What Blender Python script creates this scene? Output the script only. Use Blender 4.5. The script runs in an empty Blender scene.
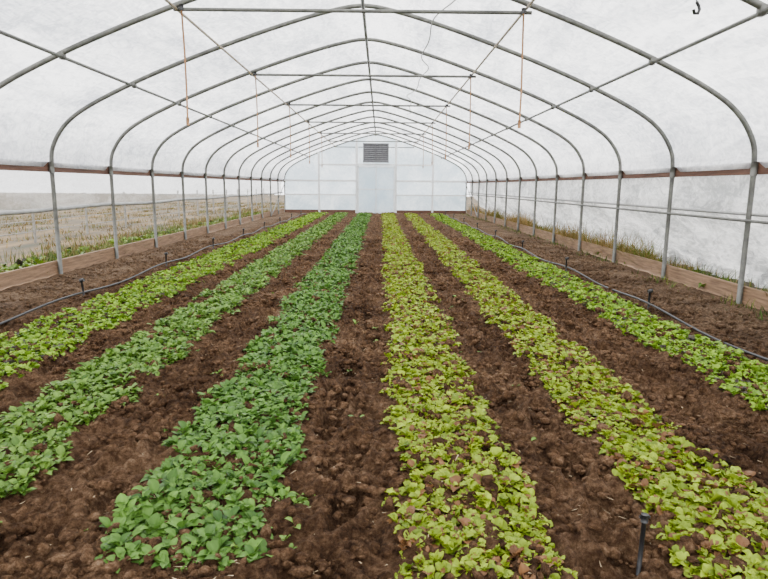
import bpy, math, random, bmesh
import numpy as np
from mathutils import Matrix, Vector
random.seed(3); rng=np.random.default_rng(7)
scene=bpy.context.scene
H=1.4; CX=-0.27; HW=4.73
Y0=-2.83; Y1=31.17; BAY=2.0
BOWS=[7.17+BAY*k for k in range(-5,13)]

# ---------------- materials ----------------
def newmat(name):
    m=bpy.data.materials.new(name); m.use_nodes=True
    nt=m.node_tree; nt.nodes.clear()
    out=nt.nodes.new('ShaderNodeOutputMaterial')
    return m,nt,out
def N(nt,t,**kw):
    n=nt.nodes.new(t)
    for k,v in kw.items():
        if k in n.inputs.keys(): n.inputs[k].default_value=v
        else: setattr(n,k,v)
    return n
def ramp(nt,src,stops):
    r=nt.nodes.new('ShaderNodeValToRGB')
    e=r.color_ramp.elements
    while len(e)<len(stops): e.new(0.5)
    for i,(p,c) in enumerate(stops):
        e[i].position=p; e[i].color=(*c,1)
    nt.links.new(src,r.inputs['Fac']); return r
def coords(nt,scale=(1,1,1)):
    tc=nt.nodes.new('ShaderNodeTexCoord'); mp=nt.nodes.new('ShaderNodeMapping')
    mp.inputs['Scale'].default_value=scale
    nt.links.new(tc.outputs['Object'],mp.inputs['Vector']); return mp.outputs['Vector']
def noise(nt,vec,scale,detail=4,rough=.6,dist=0):
    n=N(nt,'ShaderNodeTexNoise'); n.inputs['Scale'].default_value=scale
    n.inputs['Detail'].default_value=detail; n.inputs['Roughness'].default_value=rough; n.inputs['Distortion'].default_value=dist
    nt.links.new(vec,n.inputs['Vector']); return n.outputs['Fac']
def math2(nt,op,a,b):
    n=N(nt,'ShaderNodeMath',operation=op)
    for i,x in enumerate((a,b)):
        if isinstance(x,(int,float)): n.inputs[i].default_value=x
        else: nt.links.new(x,n.inputs[i])
    return n.outputs[0]
def simple(name,stops,scale=6,rough=.6,metal=0,vs=(1,1,1),bump=.1,bscale=None):
    m,nt,out=newmat(name); v=coords(nt,vs)
    f=noise(nt,v,scale); r=ramp(nt,f,stops)
    p=N(nt,'ShaderNodeBsdfPrincipled'); p.inputs['Roughness'].default_value=rough; p.inputs['Metallic'].default_value=metal
    nt.links.new(r.outputs['Color'],p.inputs['Base Color'])
    b=N(nt,'ShaderNodeBump'); b.inputs['Strength'].default_value=bump; b.inputs['Distance'].default_value=.02
    f2=noise(nt,v,bscale or scale*4); nt.links.new(f2,b.inputs['Height']); nt.links.new(b.outputs['Normal'],p.inputs['Normal'])
    nt.links.new(p.outputs[0],out.inputs['Surface']); return m
def film(name,c1,c2,transl=.62,transp=.06,sc=1.2,vs=(1,1,1),bump=.25,gloss=.06,lo=.38,hi=.60,fine=.28,crease_shade=.07):
    m,nt,out=newmat(name); v=coords(nt,vs); v0=coords(nt)
    f=noise(nt,v,sc,6,.6,.6); g=noise(nt,v0,sc*9,4,.65,1.5)
    rd=math2(nt,'ABSOLUTE',math2(nt,'SUBTRACT',noise(nt,v,sc*2.6,3,.55,1.8),.5),0)
    rd=math2(nt,'MINIMUM',math2(nt,'MULTIPLY',rd,9.0),1.0)
    f=math2(nt,'ADD',math2(nt,'MULTIPLY',f,1-fine),math2(nt,'MULTIPLY',g,fine))
    f=math2(nt,'SUBTRACT',f,math2(nt,'MULTIPLY',math2(nt,'SUBTRACT',1.0,rd),crease_shade))  # wrinkle shading painted into the film colour as dark fold lines
    r=ramp(nt,f,[(lo,c1),(hi,c2)])
    b=N(nt,'ShaderNodeBump'); b.inputs['Strength'].default_value=bump; b.inputs['Distance'].default_value=.06
    f2=noise(nt,v0,sc*3.5,6,.6,1.2); nt.links.new(f2,b.inputs['Height'])
    t=N(nt,'ShaderNodeBsdfTranslucent'); d=N(nt,'ShaderNodeBsdfDiffuse'); tr=N(nt,'ShaderNodeBsdfTransparent')
    gl=N(nt,'ShaderNodeBsdfGlossy'); gl.inputs['Roughness'].default_value=.3; nt.links.new(b.outputs['Normal'],gl.inputs['Normal'])
    for n in (t,d): nt.links.new(r.outputs['Color'],n.inputs['Color']); nt.links.new(b.outputs['Normal'],n.inputs['Normal'])
    def mix(fac,a,bb):
        n=N(nt,'ShaderNodeMixShader'); n.inputs[0].default_value=fac; nt.links.new(a.outputs[0],n.inputs[1]); nt.links.new(bb.outputs[0],n.inputs[2]); return n
    c=mix(transp,mix(gloss,mix(transl,d,t),gl),tr)
    nt.links.new(c.outputs[0],out.inputs['Surface']); return m

M_film=film('greenhouse_film',(.42,.44,.48),(.97,.975,.985),.70,.05,.9,(1.6,.4,1.6),.8,.06,.31,.57,.40,.08)  # dirt and condensation mottle, darkened further to paint in wrinkle shading
M_side=film('side_curtain_film',(.36,.34,.31),(.72,.70,.67),.6,.42,1.5,(.6,.6,2.5),.8)
M_sideR=film('side_sheet_film',(.38,.39,.39),(.95,.95,.94),.36,.04,1.3,(1,.8,1.3),1.0,.08,.33,.57,.35,.09)  # grey tone paints the shading of the folds into the sheet
M_end=film('end_wall_film',(.42,.54,.62),(.78,.86,.90),.74,.12,.7,(1,1,1))
M_steel=simple('galvanised_steel',[(.3,(.08,.08,.072)),(.7,(.16,.16,.14))],9,.5,.3)
M_steelw=simple('pale_conduit',[(.3,(.30,.24,.17)),(.7,(.44,.36,.27))],9,.5,.1)
M_tube=simple('curtain_roll_film',[(.3,(.24,.24,.23)),(.7,(.38,.38,.37))],9,.5,.1)
M_wood=simple('weathered_wood',[(.3,(.055,.024,.014)),(.7,(.14,.062,.036))],5,.8,0,(8,.6,8),.4)
M_woodb=simple('base_board_wood',[(.3,(.10,.055,.028)),(.7,(.31,.185,.10))],5,.8,0,(8,.6,8),.5)
M_wpost=simple('whitewashed_lumber',[(.3,(.70,.71,.71)),(.7,(.86,.86,.85))],5,.7)
M_black=simple('black_poly',[(.3,(.008,.008,.009)),(.7,(.02,.02,.02))],9,.45)
M_rope=simple('jute_rope',[(.3,(.28,.14,.06)),(.7,(.40,.22,.11))],30,.9)
M_vent=simple('vent_metal',[(.3,(.12,.12,.13)),(.7,(.20,.20,.21))],9,.5,.3)
M_slat=simple('vent_slat',[(.3,(.18,.18,.19)),(.7,(.28,.28,.29))],9,.5,.3)
M_mesh=simple('fence_wire',[(.3,(.1,.1,.1)),(.7,(.16,.16,.16))],9,.5,.5)
M_fpost=simple('fence_post_wood',[(.3,(.16,.15,.13)),(.7,(.28,.26,.23))],9,.8)

def soilmat(name,k=1.0):
    m,nt,out=newmat(name); v=coords(nt)
    f1=noise(nt,v,1.3,6,.65); f2=noise(nt,v,24,8,.78)
    s=math2(nt,'ADD',math2(nt,'MULTIPLY',f1,.35),math2(nt,'MULTIPLY',f2,.65))
    A=[(.40,(.024,.0112,.0050)),(.49,(.084,.043,.0205)),(.56,(.166,.094,.049)),(.66,(.34,.22,.13))]
    B=[(.40,(.052,.032,.018)),(.50,(.14,.092,.056)),(.6,(.225,.158,.10)),(.7,(.30,.225,.15))]
    r=ramp(nt,s,[(p,tuple(x*k for x in c)) for p,c in A]); r2=ramp(nt,s,B)
    tc=N(nt,'ShaderNodeTexCoord'); sx=N(nt,'ShaderNodeSeparateXYZ'); nt.links.new(tc.outputs['Object'],sx.inputs[0])
    ab=math2(nt,'ABSOLUTE',math2(nt,'ADD',sx.outputs['X'],.3),0)
    ab=math2(nt,'ADD',ab,math2(nt,'MULTIPLY',f1,.8))
    mr=N(nt,'ShaderNodeMapRange'); mr.inputs['From Min'].default_value=3.5; mr.inputs['From Max'].default_value=4.4; mr.inputs['To Max'].default_value=.6
    nt.links.new(ab,mr.inputs['Value'])
    mc=N(nt,'ShaderNodeMix',data_type='RGBA'); nt.links.new(mr.outputs[0],mc.inputs[0])
    nt.links.new(r.outputs[0],mc.inputs[6]); nt.links.new(r2.outputs[0],mc.inputs[7])
    p=N(nt,'ShaderNodeBsdfPrincipled'); p.inputs['Roughness'].default_value=.95; p.inputs['Specular IOR Level'].default_value=.1
    nt.links.new(mc.outputs[2],p.inputs['Base Color'])
    b=N(nt,'ShaderNodeBump'); b.inputs['Strength'].default_value=1.0; b.inputs['Distance'].default_value=.10
    nt.links.new(noise(nt,v,20,8,.74),b.inputs['Height']); nt.links.new(b.outputs['Normal'],p.inputs['Normal'])
    nt.links.new(p.outputs[0],out.inputs['Surface']); return m
M_soil=soilmat('tilled_soil'); M_clod=soilmat('soil_clod',1.35)
M_field=simple('dry_field',[(.32,(.010,.015,.002)),(.45,(.036,.023,.006)),(.58,(.082,.050,.015)),(.72,(.14,.09,.032))],1.3,.95,0,(1.6,.25,1),.8,12)

def leafmat(name,rough=.45,tr=.22):
    m,nt,out=newmat(name)
    at=N(nt,'ShaderNodeAttribute'); at.attribute_name='Col'
    p=N(nt,'ShaderNodeBsdfPrincipled'); p.inputs['Roughness'].default_value=rough; p.inputs['Specular IOR Level'].default_value=.25
    t=N(nt,'ShaderNodeBsdfTranslucent')
    nt.links.new(at.outputs['Color'],p.inputs['Base Color']); nt.links.new(at.outputs['Color'],t.inputs['Color'])
    mx=N(nt,'ShaderNodeMixShader'); mx.inputs[0].default_value=tr
    nt.links.new(p.outputs[0],mx.inputs[1]); nt.links.new(t.outputs[0],mx.inputs[2])
    nt.links.new(mx.outputs[0],out.inputs['Surface']); return m
M_leaf=leafmat('leaf_blade'); M_grass=leafmat('grass_blade',.8,.15)

# ---------------- mesh helpers ----------------
class MB:
    def __init__(s): s.v=[]; s.f=[]; s.m=[]; s.mats=[]
    def mi(s,mat):
        if mat not in s.mats: s.mats.append(mat)
        return s.mats.index(mat)
    def box(s,a,b,mat):
        i=len(s.v); x0,y0,z0=a; x1,y1,z1=b
        s.v+=[(x0,y0,z0),(x1,y0,z0),(x1,y1,z0),(x0,y1,z0),(x0,y0,z1),(x1,y0,z1),(x1,y1,z1),(x0,y1,z1)]
        s.f+=[tuple(i+k for k in q) for q in ((0,3,2,1),(4,5,6,7),(0,1,5,4),(1,2,6,5),(2,3,7,6),(3,0,4,7))]
        s.m+=[s.mi(mat)]*6
    def tube(s,pts,r,mat,n=8):
        pts=[Vector(p) for p in pts]; i0=len(s.v); k=len(pts)
        for i,p in enumerate(pts):
            t=(pts[min(i+1,k-1)]-pts[max(i-1,0)]).normalized()
            up=Vector((0,1,0)) if abs(t.y)<.8 else Vector((1,0,0))
            a=t.cross(up).normalized(); b=t.cross(a).normalized()
            for j in range(n):
                an=2*math.pi*j/n; s.v.append(tuple(p+a*math.cos(an)*r+b*math.sin(an)*r))
        mi=s.mi(mat)
        for i in range(k-1):
            for j in range(n):
                a=i0+i*n+j; b=i0+i*n+(j+1)%n; s.f.append((a,b,b+n,a+n)); s.m.append(mi)
        s.f.append(tuple(i0+j for j in range(n))); s.f.append(tuple(i0+(k-1)*n+j for j in range(n))[::-1]); s.m+=[mi,mi]
    def build(s,name,smooth=False,parent=None):
        me=bpy.data.meshes.new(name); me.from_pydata(s.v,[],s.f)
        for m in s.mats: me.materials.append(m)
        me.polygons.foreach_set('material_index',s.m)
        if smooth: me.polygons.foreach_set('use_smooth',[True]*len(s.f))
        me.update(); o=bpy.data.objects.new(name,me); scene.collection.objects.link(o)
        if parent: o.parent=parent
        return o
def npmesh(me,V,F):
    nf,k=F.shape
    me.vertices.add(len(V)); me.vertices.foreach_set('co',V.astype(np.float32).ravel())
    me.loops.add(nf*k); me.loops.foreach_set('vertex_index',F.astype(np.int32).ravel())
    me.polygons.add(nf); me.polygons.foreach_set('loop_start',np.arange(0,nf*k,k,dtype=np.int32))
    me.update(calc_edges=True)
def grid_obj(name,P,mat,smooth=True):
    a,b,_=P.shape; me=bpy.data.meshes.new(name)
    idx=np.arange(a*b).reshape(a,b)
    F=np.stack([idx[:-1,:-1],idx[:-1,1:],idx[1:,1:],idx[1:,:-1]],-1).reshape(-1,4)
    npmesh(me,P.reshape(-1,3),F); me.materials.append(mat)
    if smooth: me.polygons.foreach_set('use_smooth',np.ones(len(F),bool))
    o=bpy.data.objects.new(name,me); scene.collection.objects.link(o); return o
_T=rng.random((256,256))
def vn(x,y):
    xi=np.floor(x).astype(int); yi=np.floor(y).astype(int); fx=x-xi; fy=y-yi
    fx=fx*fx*(3-2*fx); fy=fy*fy*(3-2*fy)
    g=lambda a,b:_T[a%256,b%256]
    return (g(xi,yi)*(1-fx)+g(xi+1,yi)*fx)*(1-fy)+(g(xi,yi+1)*(1-fx)+g(xi+1,yi+1)*fx)*fy
def fbm(x,y,o=4,g=.55):
    s=0;a=1;t=0
    for i in range(o):
        s=s+a*vn(x*2**i+17*i,y*2**i+31*i); t+=a; a*=g
    return s/t

# ---------------- arch profile ----------------
half=[(4.73,1.64),(4.68,1.95),(4.46,2.28),(4.08,2.55),(3.4,2.88),(2.7,3.17),(2.0,3.43),(1.2,3.70),(.5,3.90),(0,3.98)]
full=half+[(-x,z) for x,z in half[-2::-1]]
def catmull(P,n=6):
    P=[Vector((p[0],p[1])) for p in P]; P=[2*P[0]-P[1]]+P+[2*P[-1]-P[-2]]; out=[]
    for i in range(1,len(P)-2):
        for k in range(n):
            t=k/n; a,b,c,d=P[i-1:i+3]
            out.append(.5*((2*b)+(c-a)*t+(2*a-5*b+4*c-d)*t*t+(3*b-a-3*c+d)*t**3))
    out.append(P[-2]); return out
prof=catmull(full)
def offset(P,d):
    o=[]
    for i,p in enumerate(P):
        t=(P[min(i+1,len(P)-1)]-P[max(i-1,0)]).normalized(); n=Vector((t.y,-t.x))
        if n.dot(p-Vector((0,1)))<0: n=-n
        o.append(p+n*d)
    return o
fr=MB()
for y in BOWS:
    pts=[(CX+HW,y,-.15),(CX+HW,y,.8)]+[(CX+p.x,y,p.y) for p in prof]+[(CX-HW,y,.8),(CX-HW,y,-.15)]
    fr.tube(pts,.032,M_steel,8)
def at_x(x):
    for a,b in zip(prof[:-1],prof[1:]):
        if (a.x-x)*(b.x-x)<=0 and a.x!=b.x: return a.y+(b.y-a.y)*(x-a.x)/(b.x-a.x)
for x,r,mt in ((0,.026,M_steel),(1.92,.016,M_steelw),(-2.06,.016,M_steelw),(3.4,.021,M_steel),(-3.4,.021,M_steel)):
    z=at_x(x)-.05; fr.tube([(CX+x,Y0,z),(CX+x,Y1,z)],r,mt)
for i,y in enumerate(BOWS):
    if (i-5)%2==0: fr.tube([(CX-2.1,y,3.36),(CX+1.98,y,3.36)],.021,M_steel)
    for s in (-1,1):
        fr.tube([(CX+s*HW,y,1.55),(CX+s*HW,y,1.72)],.038,M_steel)
        fr.box((CX+s*3.4-.025,y-.035,at_x(3.4)-.075),(CX+s*3.4+.025,y+.035,at_x(3.4)+.01),M_steel)
fr.tube([(CX+HW-.045,Y0,1.02),(CX+HW-.045,Y1,1.02)],.018,M_steel)
fr.tube([(CX+HW-.05,Y1-4,0.1),(CX+HW-.05,Y1,1.6)],.018,M_steel)
fr.tube([(CX-HW+.05,Y1-4,0.1),(CX-HW+.05,Y1,1.6)],.018,M_steel)
fr.build('greenhouse_frame',True)
b=MB(); b.tube([(.8+.10*math.sin(y*1.1)+.05*math.sin(y*2.7),y,at_x(1.07)-.0+.03*math.sin(y*1.6)-.06) for y in np.arange(5,20,.25)],.009,M_tube,6); b.build('roof_cord',True)

for s,nm in ((-1,'left'),(1,'right')):
    b=MB(); xa=CX+s*(HW+.035); xb=CX+s*(HW+.075); y=Y0
    while y<Y1-.1:
        e=min(y+4,Y1); b.box((min(xa,xb),y,1.57),(max(xa,xb),e-.008,1.72),M_wood); y=e
    b.build('trim_'+('1' if s<0 else '2'))
    b=MB(); y=Y0
    while y<Y1-.1:
        e=min(y+4,Y1); j=random.uniform(-.012,.012)
        b.box((min(xa,xb)+j,y,-.1),(max(xa,xb)+j,e-.01,.215+j),M_woodb); y=e
    b.build('baseboard_'+nm)

# ---------------- roof film ----------------
op=offset(prof,.045); ys=np.linspace(Y0,Y1,17*24+1)
P=np.zeros((len(ys),len(op),3))
ox=np.array([q.x for q in op])
for i,y in enumerate(ys):
    ph=((y-7.17)/BAY)%1.0; sg=math.sin(math.pi*ph); sag=.05*sg
    yy=np.full(len(ox),y)
    wr=((vn(yy*2.2+ox*.9,ox*.8)-.5)*.08+(1-np.abs(2*fbm(yy*3-ox*1.3+40,ox*1.7+yy*.6,3)-1)*2.5)*.024)*sg**.5 if sg>0 else 0*ox
    o2=offset(prof,.045-sag*.8)
    for j,q in enumerate(o2): P[i,j]=(CX+q.x,y,q.y+(wr[j] if 3<j<len(ox)-4 else 0))
grid_obj('ceiling',P,M_film)

# ---------------- side walls ----------------
ys=np.linspace(Y0,Y1,500); zs=np.linspace(1.66,1.03,12)
YY,ZZ=np.meshgrid(ys,zs,indexing='ij')
XX=CX-HW-.085-.10*fbm(YY*2+ZZ*3,ZZ*3-YY)-.03*np.sin((1.66-ZZ)*5)
grid_obj('wall_left',np.stack([XX,YY,ZZ],-1),M_side)
b=MB(); pts=[(CX-HW-.09+random.uniform(-.006,.006),y,1.01+.012*math.sin(y*1.3)+random.uniform(-.004,.004)) for y in np.arange(Y0,Y1,.25)]
b.tube(pts,.034,M_tube,8); b.build('curtain_roll_pipe',True)
zs=np.linspace(1.66,-.02,60); ys=np.linspace(Y0,Y1,1100); YY,ZZ=np.meshgrid(ys,zs,indexing='ij')
t=np.clip((1.10-ZZ)/1.0,0,1)
wr=1-np.abs(2*fbm(YY*1.0+ZZ*1.3,ZZ*1.5-YY*.4,5,.6)-1)*2.4
XX=CX+HW+.12+t*(.85+.45*(fbm(YY*.35,ZZ*.4)-.5)) +(.07+.22*t)*wr
XX=np.maximum(XX,CX+HW+.085)
grid_obj('wall_right',np.stack([XX,YY,ZZ],-1),M_sideR)
b=MB(); b.tube([(CX+HW+.09,Y0,1.09),(CX+HW+.09,Y1,1.09)],.02,M_tube); b.build('wire_track_rail',True)

# ---------------- end wall ----------------
b=MB(); base=[(CX+HW,Y1+.06,-.05)]+[(CX+q.x,Y1+.06,q.y) for q in op]+[(CX-HW,Y1+.06,-.05)]
b.v=base; b.f=[tuple(range(len(base)))]; b.mats=[M_end]; b.m=[0]; b.build('wall_back')
b=MB(); ye=Y1-.02
for x in (-3.2,2.7): b.box((x-.05,ye-.09,0),(x+.05,ye,at_x(x-CX)),M_wpost)
for x in (-1.25,.78): b.box((x-.06,ye-.09,0),(x+.06,ye,at_x(x-CX)-.02),M_wpost)
b.box((CX-HW,ye-.07,1.60),(-1.25,ye,1.70),M_wpost); b.box((.78,ye-.07,1.60),(CX+HW,ye,1.70),M_wpost)
b.box((-1.25,ye-.07,2.42),(.78,ye,2.53),M_wpost)
b.box((-3.2,ye-.06,2.42),(-1.25,ye,2.51),M_wpost); b.box((.78,ye-.06,2.42),(2.7,ye,2.51),M_wpost)
b.box((CX-HW,ye-.06,.9),(-1.25,ye,.97),M_wpost); b.box((.78,ye-.06,.9),(CX+HW,ye,.97),M_wpost)
b.box((CX-HW,ye-.08,0),(-1.25,ye,.16),M_wood); b.box((.78,ye-.08,0),(CX+HW,ye,.16),M_wood)
b.build('end_wall_framing')
b=MB(); yd=ye-.10
M_door=film('door_panel_film',(.58,.68,.75),(.86,.91,.94),.78,.10,.8)
b.v+=[(-1.18,yd-.02,.05),(.71,yd-.02,.05),(.71,yd-.02,2.4),(-1.18,yd-.02,2.4)]; b.f.append((0,1,2,3)); b.m.append(b.mi(M_door))
for x in (-1.19,-.27,.66): b.box((x,yd-.06,.03),(x+.05,yd-.03,2.4),M_wpost)
for z in (.03,1.2,2.34): b.box((-1.19,yd-.06,z),(.71,yd-.03,z+.05),M_wpost)
b.build('door_1')
b=MB()
x0,x1,z0,z1=-.92,.40,2.58,3.55; yv=ye-.09
for a,c in (((x0,yv-.12,z0),(x0+.06,yv,z1)),((x1-.06,yv-.12,z0),(x1,yv,z1)),((x0,yv-.12,z0),(x1,yv,z0+.06)),((x0,yv-.12,z1-.06),(x1,yv,z1)),((x0,yv-.03,z0),(x1,yv-.01,z1)),((-.28,yv-.12,z0),(-.24,yv,z1))):
    b.box(a,c,M_vent)
for k in range(9):
    z=z0+.08+k*.1
    i=len(b.v); b.v+=[(x0+.05,yv-.11,z),(x1-.05,yv-.11,z),(x1-.05,yv-.04,z+.07),(x0+.05,yv-.04,z+.07)]
    b.f.append((i,i+1,i+2,i+3)); b.m.append(b.mi(M_slat))
b.build('louvered_vent')

# ---------------- ground ----------------
rows=[(-3.38,-2.64),(-2.17,-1.66),(-1.05,-.49),(.13,.64),(1.21,1.69),(2.42,2.96)]
_fp=[]
for px in (-.17,-.17,.93,.93,-1.35,2.05,2.05,-2.4,-4.1,3.6):
    y=1.6
    while y<26:
        y+=random.uniform(.25,.55); _fp.append((px+random.uniform(-.15,.15),y,random.uniform(-.35,.35)))
def height(X,Y,fine=True):
    Z=.05*(fbm(X*1.7,Y*1.7,3)-.5)+.09*(fbm(X*6,Y*6,4,.7)-.5)
    if fine:
        c=fbm(X*15,Y*15,3,.65); Z=Z+.11*np.clip(c-.5,-.06,1)
    for a,c in rows:
        m=.5*(a+c); w=.5*(c-a); Z=Z+.03*np.clip((w+.12-np.abs(X-m))/.12,0,1)
    return Z*np.clip((4.5-np.abs(X+.27))/1.2,.4,1)
xs=np.linspace(CX-HW-.03,CX+HW+.03,640)
yl=[-3.0]
while yl[-1]<Y1+.1:
    yl.append(yl[-1]+max(.015,.008*(max(yl[-1],0)))*(1 if yl[-1]>1.2 else 8))
ysg=np.array(yl); YY,XX=np.meshgrid(ysg,xs,indexing='ij')
Z=height(XX,YY)
for (px,py,an) in _fp:
    i0,i1=np.searchsorted(ysg,[py-.25,py+.25]); j0,j1=np.searchsorted(xs,[px-.2,px+.2])
    if i1>i0:
        dx=XX[i0:i1,j0:j1]-px; dy=YY[i0:i1,j0:j1]-py
        u=dx*math.cos(an)-dy*math.sin(an); v=dx*math.sin(an)+dy*math.cos(an)
        d=np.sqrt((u/.06)**2+(v/.15)**2); Z[i0:i1,j0:j1]+=-.052*np.clip(1.3-d,0,.5)/.5+.020*np.exp(-((d-1.5)/.25)**2)
grid_obj('floor',np.stack([XX,YY,Z],-1),M_soil)
def outfield(name,xa,xb):
    xs=np.linspace(xa,xb,90); ys=np.linspace(-12,90,240); YY,XX=np.meshgrid(ys,xs,indexing='ij')
    Z=-.03+.08*(fbm(XX*.8,YY*.8,4)-.5)+.05*np.sin(XX*4.2)*(np.abs(XX)>6.5)
    grid_obj(name,np.stack([XX,YY,Z],-1),M_field)
outfield('dry_field_ground',-60,CX-HW-.05); outfield('dry_field_ground',CX+HW+.05,40)
b=MB(); b.box((CX-HW-.05,Y1+.1,-.3),(CX+HW+.05,90,-.03),M_field); b.build('yard_ground')

def clods(name,n,mat):
    bm=bmesh.new(); bmesh.ops.create_icosphere(bm,subdivisions=1,radius=1); bm.verts.ensure_lookup_table()
    bv=np.array([v.co[:] for v in bm.verts]); bf=np.array([[v.index for v in f.verts] for f in bm.faces]); bm.free()
    y=1.4+ (rng.random(n)**1.6)*15; x=CX+(rng.random(n)-.5)*2*4.55
    keep=fbm(x*3,y*3,3)+.25*rng.random(n)>.52; x=x[keep]; y=y[keep]; n=len(x)
    s=.005+.032*rng.random(n)**4
    V=bv[None]*(1+.8*(rng.random((n,len(bv),1))-.5))*s[:,None,None]*np.array([1,1,.7])*(0.6+.8*rng.random((n,1,3)))
    V=V+np.stack([x,y,height(x,y)+s*.2],-1)[:,None,:]
    F=bf[None]+(np.arange(n)*len(bv))[:,None,None]
    me=bpy.data.meshes.new(name); npmesh(me,V.reshape(-1,3),F.reshape(-1,3)); me.materials.append(mat)
    o=bpy.data.objects.new(name,me); scene.collection.objects.link(o)
clods('soil_clods',95000,M_clod)

# ---------------- foliage ----------------
def leaves(base,az,th0,curl,L,W,cup,ruf,col,nu=6,nv=3,stem=.3,grass=False):
    n=len(az); u=np.linspace(0,1,nu); v=np.linspace(-1,1,nv)
    if grass: w=(1-u)**.7
    else:
        t=np.clip((u-stem)/(1-stem),0,1); w=np.sin(np.pi*np.clip(t,0,1)**.75)**.7; w=np.where(u<=stem,.07,np.maximum(w,.05))
    th=th0[:,None]-curl[:,None]*u[None]
    ds=L[:,None]/(nu-1)
    r=np.concatenate([np.zeros((n,1)),np.cumsum(np.cos(th[:,:-1])*ds,1)],1); z=np.concatenate([np.zeros((n,1)),np.cumsum(np.sin(th[:,:-1])*ds,1)],1)
    lat=(W[:,None]*.5*w[None])[:,:,None]*v[None,None,:]
    up=cup[:,None,None]*np.abs(lat)+ruf[:,None,None]*(rng.random((n,nu,nv))-.5)*W[:,None,None]*(w[None,:,None]>.2)
    R=r[:,:,None]-np.sin(th)[:,:,None]*up; Zz=z[:,:,None]+np.cos(th)[:,:,None]*up
    ca=np.cos(az)[:,None,None]; sa=np.sin(az)[:,None,None]
    X=base[:,0,None,None]+R*ca-lat*sa; Y=base[:,1,None,None]+R*sa+lat*ca; Z=base[:,2,None,None]+Zz
    V=np.stack([X,Y,Z],-1).reshape(-1,3)
    id=np.arange(nu*nv).reshape(nu,nv)
    f=np.stack([id[:-1,:-1],id[:-1,1:],id[1:,1:],id[1:,:-1]],-1).reshape(-1,4)
    F=(f[None]+(np.arange(n)*nu*nv)[:,None,None]).reshape(-1,4)
    C=np.repeat(col,nu*nv,0).reshape(n,nu,nv,3).copy()
    mid=np.ones((nu,nv))
    if not grass:
        mid[:,nv//2]=1.25; mid[:max(1,int(nu*stem))+1,:]=1.2
    C*=mid[None,:,:,None]
    return V,F,C.reshape(-1,3)
def foliage_obj(name,parts,mat):
    Vs=[];Fs=[];Cs=[];o=0
    for V,F,C in parts: Vs.append(V);Fs.append(F+o);Cs.append(C);o+=len(V)
    V=np.concatenate(Vs);F=np.concatenate(Fs);C=np.clip(np.concatenate(Cs),0,1)
    me=bpy.data.meshes.new(name); npmesh(me,V,F)
    ca=me.color_attributes.new('Col','FLOAT_COLOR','POINT')
    ca.data.foreach_set('color',np.concatenate([C,np.ones((len(C),1))],1).astype(np.float32).ravel())
    me.polygons.foreach_set('use_smooth',np.ones(len(F),bool)); me.materials.append(mat)
    ob=bpy.data.objects.new(name,me); scene.collection.objects.link(ob); return ob
def plants(X,Y,kind,nl,nu,nv,sc):
    n=len(X); m=n*nl
    base=np.stack([X,Y,height(X,Y,False)-.004],-1).repeat(nl,0)
    base[:,:2]+=rng.normal(0,.006,(m,2))
    vig=(.7+.6*fbm(X*3,Y*3,3)+rng.normal(0,.18,n)).clip(.45,1.55).repeat(nl)*sc
    az=rng.random(m)*2*np.pi; q=rng.random(m); tt=rng.random((m,1)); pl=rng.random((n,1)).repeat(nl,0)
    if kind in('spin','spin2'):
        L=(.036+.040*q)*vig; W=L*(.42+.14*rng.random(m)); th0=np.radians(28+53*rng.random(m)); curl=np.radians(40+60*rng.random(m)); cup=.15+.5*rng.random(m); ruf=np.full(m,.07); stem=.3
        if kind=='spin': c0=np.array([.023,.072,.009]);c1=np.array([.130,.265,.036])
        else: c0=np.array([.034,.092,.010]);c1=np.array([.175,.305,.042])
        tt=.6*tt+.4*pl; col=c0*(1-tt)+c1*tt
    else:
        L=(.026+.030*q)*vig; W=L*(.6+.3*rng.random(m)); th0=np.radians(30+55*rng.random(m)); curl=np.radians(30+80*rng.random(m)); cup=.1+.6*rng.random(m); ruf=np.full(m,.27); stem=.22
        tt=.6*tt+.4*pl
        if kind=='mix': c0=np.array([.080,.135,.005]);c1=np.array([.36,.47,.022]); pr=.02; rc=np.array([.15,.070,.026])
        else: c0=np.array([.060,.145,.006]);c1=np.array([.29,.45,.024]); pr=.03; rc=np.array([.045,.038,.024])
        col=c0*(1-tt)+c1*tt
        red=(rng.random(n)<pr+.8*np.clip(fbm(X*8+3,Y*8,2)-.65,0,1)).repeat(nl)|(rng.random(m)<(.16 if kind=='mix' else .05))
        col=np.where(red[:,None],rc*(.5+1.1*tt),col)
    return leaves(base,az,th0,curl,L,W,cup,ruf,col,nu,nv,stem)
def bed(name,xa,xb,kind,y0=1.98,y1=29.6,gap=.29,k=1.0):
    parts=[]
    for (ya,yb,sp,nl,nu,nv,sc) in ((y0,4.6,.040,8,7,5,.98),(4.6,10,.045,7,6,3,1.03),(10,17,.064,7,5,3,1.22),(17,y1,.088,6,4,3,1.45)):
        sp*=k
        gx=np.arange(xa-.06,xb+.07,sp); gy=np.arange(ya,yb,sp); X,Y=np.meshgrid(gx,gy); X=X.ravel();Y=Y.ravel()
        X=X+rng.normal(0,sp*.45,len(X)); Y=Y+rng.normal(0,sp*.45,len(Y))
        edge=np.minimum(X-xa,xb-X)+.12*(fbm(X*3+9,Y*3,3)-.5)*2+.025*rng.normal(size=len(X))
        den=fbm(X*5+50*xa,Y*3,3)
        kk=(edge>-.025)&(den>gap-.08*np.clip(edge/.2,0,1)); X=X[kk];Y=Y[kk]
        parts.append(plants(X,Y,kind,nl,nu,nv,sc))
    return foliage_obj(name,parts,M_leaf)
bed('lettuce_bed',*rows[0],'green')
bed('spinach_bed',*rows[1],'spin2')
bed('spinach_bed',*rows[2],'spin',gap=.31)
bed('mustard_greens_bed',*rows[3],'mix',y0=1.9,k=.92,gap=.27)
bed('mustard_greens_bed',*rows[4],'mix',y0=1.7,k=.92,gap=.27)
bed('lettuce_bed',*rows[5],'green',gap=.22)
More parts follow.
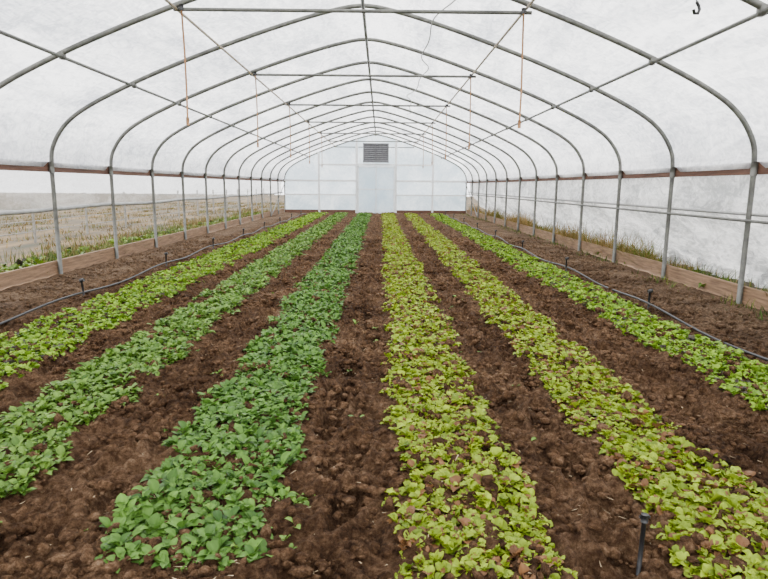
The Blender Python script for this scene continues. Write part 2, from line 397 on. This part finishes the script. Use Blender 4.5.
X=np.concatenate([rng.uniform(-.42,.1,6),rng.uniform(-.75,-.3,18),rng.uniform(.65,1.15,12),rng.uniform(-1.6,-1.05,14)]); Y=np.concatenate([rng.uniform(2,6,6),rng.uniform(1.9,2.5,18),rng.uniform(1.9,9,12),rng.uniform(2.2,10,14)])
foliage_obj('stray_seedlings',[plants(X,Y,'spin2',5,6,3,.75)],M_leaf)
n=4200; X=CX+(rng.random(n)-.5)*8.6; Y=1.6+rng.random(n)**1.5*20
base=np.stack([X,Y,height(X,Y)+.006],-1)
p=leaves(base,rng.random(n)*6.28,rng.normal(0,.1,n),rng.normal(0,.2,n),.012+.05*rng.random(n)**2.5,np.full(n,.006),np.zeros(n),np.zeros(n),np.array([.40,.30,.18])*(.5+.8*rng.random((n,1))),4,2,grass=True)
foliage_obj('straw_litter',[p],M_grass)

def grass(name,n,xf,yf,hmin,hmax,cols,w=.012,mask=.35):
    X=xf(n); Y=yf(n); base=np.stack([X,Y,np.full(n,-.05)],-1)
    k=fbm(X*1.5+5,Y*.9,3); keep=rng.random(n)<np.clip((k-mask)*5,0.03,1); base=base[keep]; n=len(base)
    L=hmin+(hmax-hmin)*rng.random(n)**2
    ci=(fbm(base[:,0]*1.2,base[:,1]*.7,2)*1.6-.3+rng.normal(0,.25,n)).clip(0,.999)*len(cols); ci=ci.astype(int)
    col=np.array(cols)[ci]*(.6+.7*rng.random((n,1)))
    p=leaves(base,rng.random(n)*6.28,np.radians(45+45*rng.random(n)),np.radians(10+80*rng.random(n)),L,np.full(n,w)*(.6+.8*rng.random(n)),np.zeros(n),np.zeros(n),col,4,2,grass=True)
    return foliage_obj(name,[p],M_grass)
straw=[(.23,.150,.045),(.30,.20,.070),(.14,.092,.025)]; gr=[(.055,.10,.012),(.13,.16,.022),(.04,.075,.010)]
dk=lambda L,k:[tuple(c*k for c in q) for q in L]
yr=lambda n:4+27*rng.random(n)
grass('weedy_grass',42000,lambda n:CX-HW-.12-1.8*rng.random(n)**1.3,yr,.06,.38,dk(gr,.75)+dk(straw,.65),.014)
grass('weedy_grass',38000,lambda n:CX+HW+.1+.50*rng.random(n),yr,.10,.46,gr+straw+straw,.015,.38)
grass('tall_weeds',15000,lambda n:CX+HW+.12+.36*rng.random(n),lambda n:10+21*rng.random(n),.3,.85,[gr[1],straw[0],straw[1]],.014,.43)
grass('dry_field_grass',70000,lambda n:CX-HW-1-16*rng.random(n)**1.3,lambda n:4+44*rng.random(n),.05,.26,dk([straw[2],straw[0],gr[1],straw[1]],.55),.022,.40)
grass('weed_patch',4000,lambda n:CX+HW-.05-.35*rng.random(n)**2,yr,.04,.22,gr,.018,.45)
X=np.concatenate([CX-HW-.2-1.1*rng.random(420),CX+HW+.1+.45*rng.random(450)]); Y=np.concatenate([5+24*rng.random(420),4.5+24*rng.random(450)])
V,F,C=plants(X,Y,'green',9,5,3,2.6)
foliage_obj('broadleaf_weeds',[(V,F,C*.42)],M_leaf)

b=MB()
for y in np.arange(4,44,2.6): b.tube([(-8.4,y,-.2),(-8.4,y,1.15)],.035,M_fpost,6)
for z in (.25,.5,.75,1.0): b.tube([(-8.4,4,z),(-8.4,44,z)],.007,M_mesh,4)
b.build('wire_field_fence')

def irr(x,ya,yb,st):
    b=MB(); pts=[(x+.03*math.sin(y*.9),y,.06+.025*math.sin(y*2.1)) for y in np.arange(ya,yb,.3)]
    b.tube(pts,.013,M_black,6)
    for y in st:
        lx=random.uniform(-.03,.03)
        b.tube([(x+lx,y,-.05),(x+.0,y,.22)],.014,M_black,6); b.tube([(x-.02,y,.22),(x+.03,y,.235)],.022,M_black,6)
    b.build('drip_irrigation_line',True)
irr(-3.68,1,29.5,np.arange(4.3,29,2.9)); irr(3.12,1,29.5,np.arange(3.6,29,3.1))
b=MB(); b.tube([(.99,2.02,-.05),(.995,2.02,.17)],.009,M_black,8); b.tube([(.995,2.02,.17),(.995,2.02,.2)],.014,M_black,8); b.tube([(.975,2.02,.19),(1.015,2.02,.19)],.006,M_black,8)
b.build('irrigation_stake',True)

for i,y in enumerate(BOWS):
    if (i-5)%2==0 and 6<y<24:
        for s in (-1.0,.94):
            b=MB(); x=CX+s*2.0; zb=2.15
            b.tube([(x,y-.03,3.36),(x+.01,y-.02,2.9),(x+.015,y-.03,2.5),(x+.01,y-.03,zb)],.011,M_rope,6)
            b.tube([(x+.01,y-.03,zb+.02),(x+.01,y-.03,zb-.07)],.019,M_rope,6)
            b.tube([(x,y-.03,3.34),(x,y-.03,3.40)],.026,M_black,6)
            b.build('hanging_rope',True)
b=MB(); x,y=2.6,5.2
b.tube([(x,y,3.15),(x,y,2.92)],.006,M_black,6)
b.tube([(x,y,2.92),(x+.02,y,2.89),(x+.03,y,2.86),(x+.02,y,2.83),(x-.01,y,2.83),(x-.02,y,2.86)],.014,M_black,6); b.build('hanging_hook',True)

# ---------------- light ----------------
w=bpy.data.worlds.new('overcast_sky'); scene.world=w; w.use_nodes=True; nt=w.node_tree
bg=nt.nodes['Background']; tc=N(nt,'ShaderNodeTexCoord'); sx=N(nt,'ShaderNodeSeparateXYZ'); nt.links.new(tc.outputs['Generated'],sx.inputs[0])
r=ramp(nt,sx.outputs['Z'],[(0,(.92,.93,.95)),(1,(.98,.98,.99))]); nt.links.new(r.outputs[0],bg.inputs[0]); bg.inputs[1].default_value=5.0
s=bpy.data.lights.new('sun','SUN'); s.energy=6; s.angle=math.radians(20); s.color=(1,.95,.88); so=bpy.data.objects.new('sun',s); scene.collection.objects.link(so); so.rotation_euler=(math.radians(-25),math.radians(12),0); so.location=(0,0,20)

# ---------------- camera ----------------
cd=bpy.data.cameras.new('camera'); cam=bpy.data.objects.new('camera',cd); scene.collection.objects.link(cam)
cd.sensor_width=36; cd.lens=590/768*36; cd.clip_end=300
Rm=Matrix.Rotation(-.0068,4,'Z')@Matrix.Rotation(math.radians(90-9.95),4,'X')@Matrix.Rotation(.008,4,'Z')
cam.matrix_world=Matrix.Translation((0,0,H))@Rm
scene.camera=cam
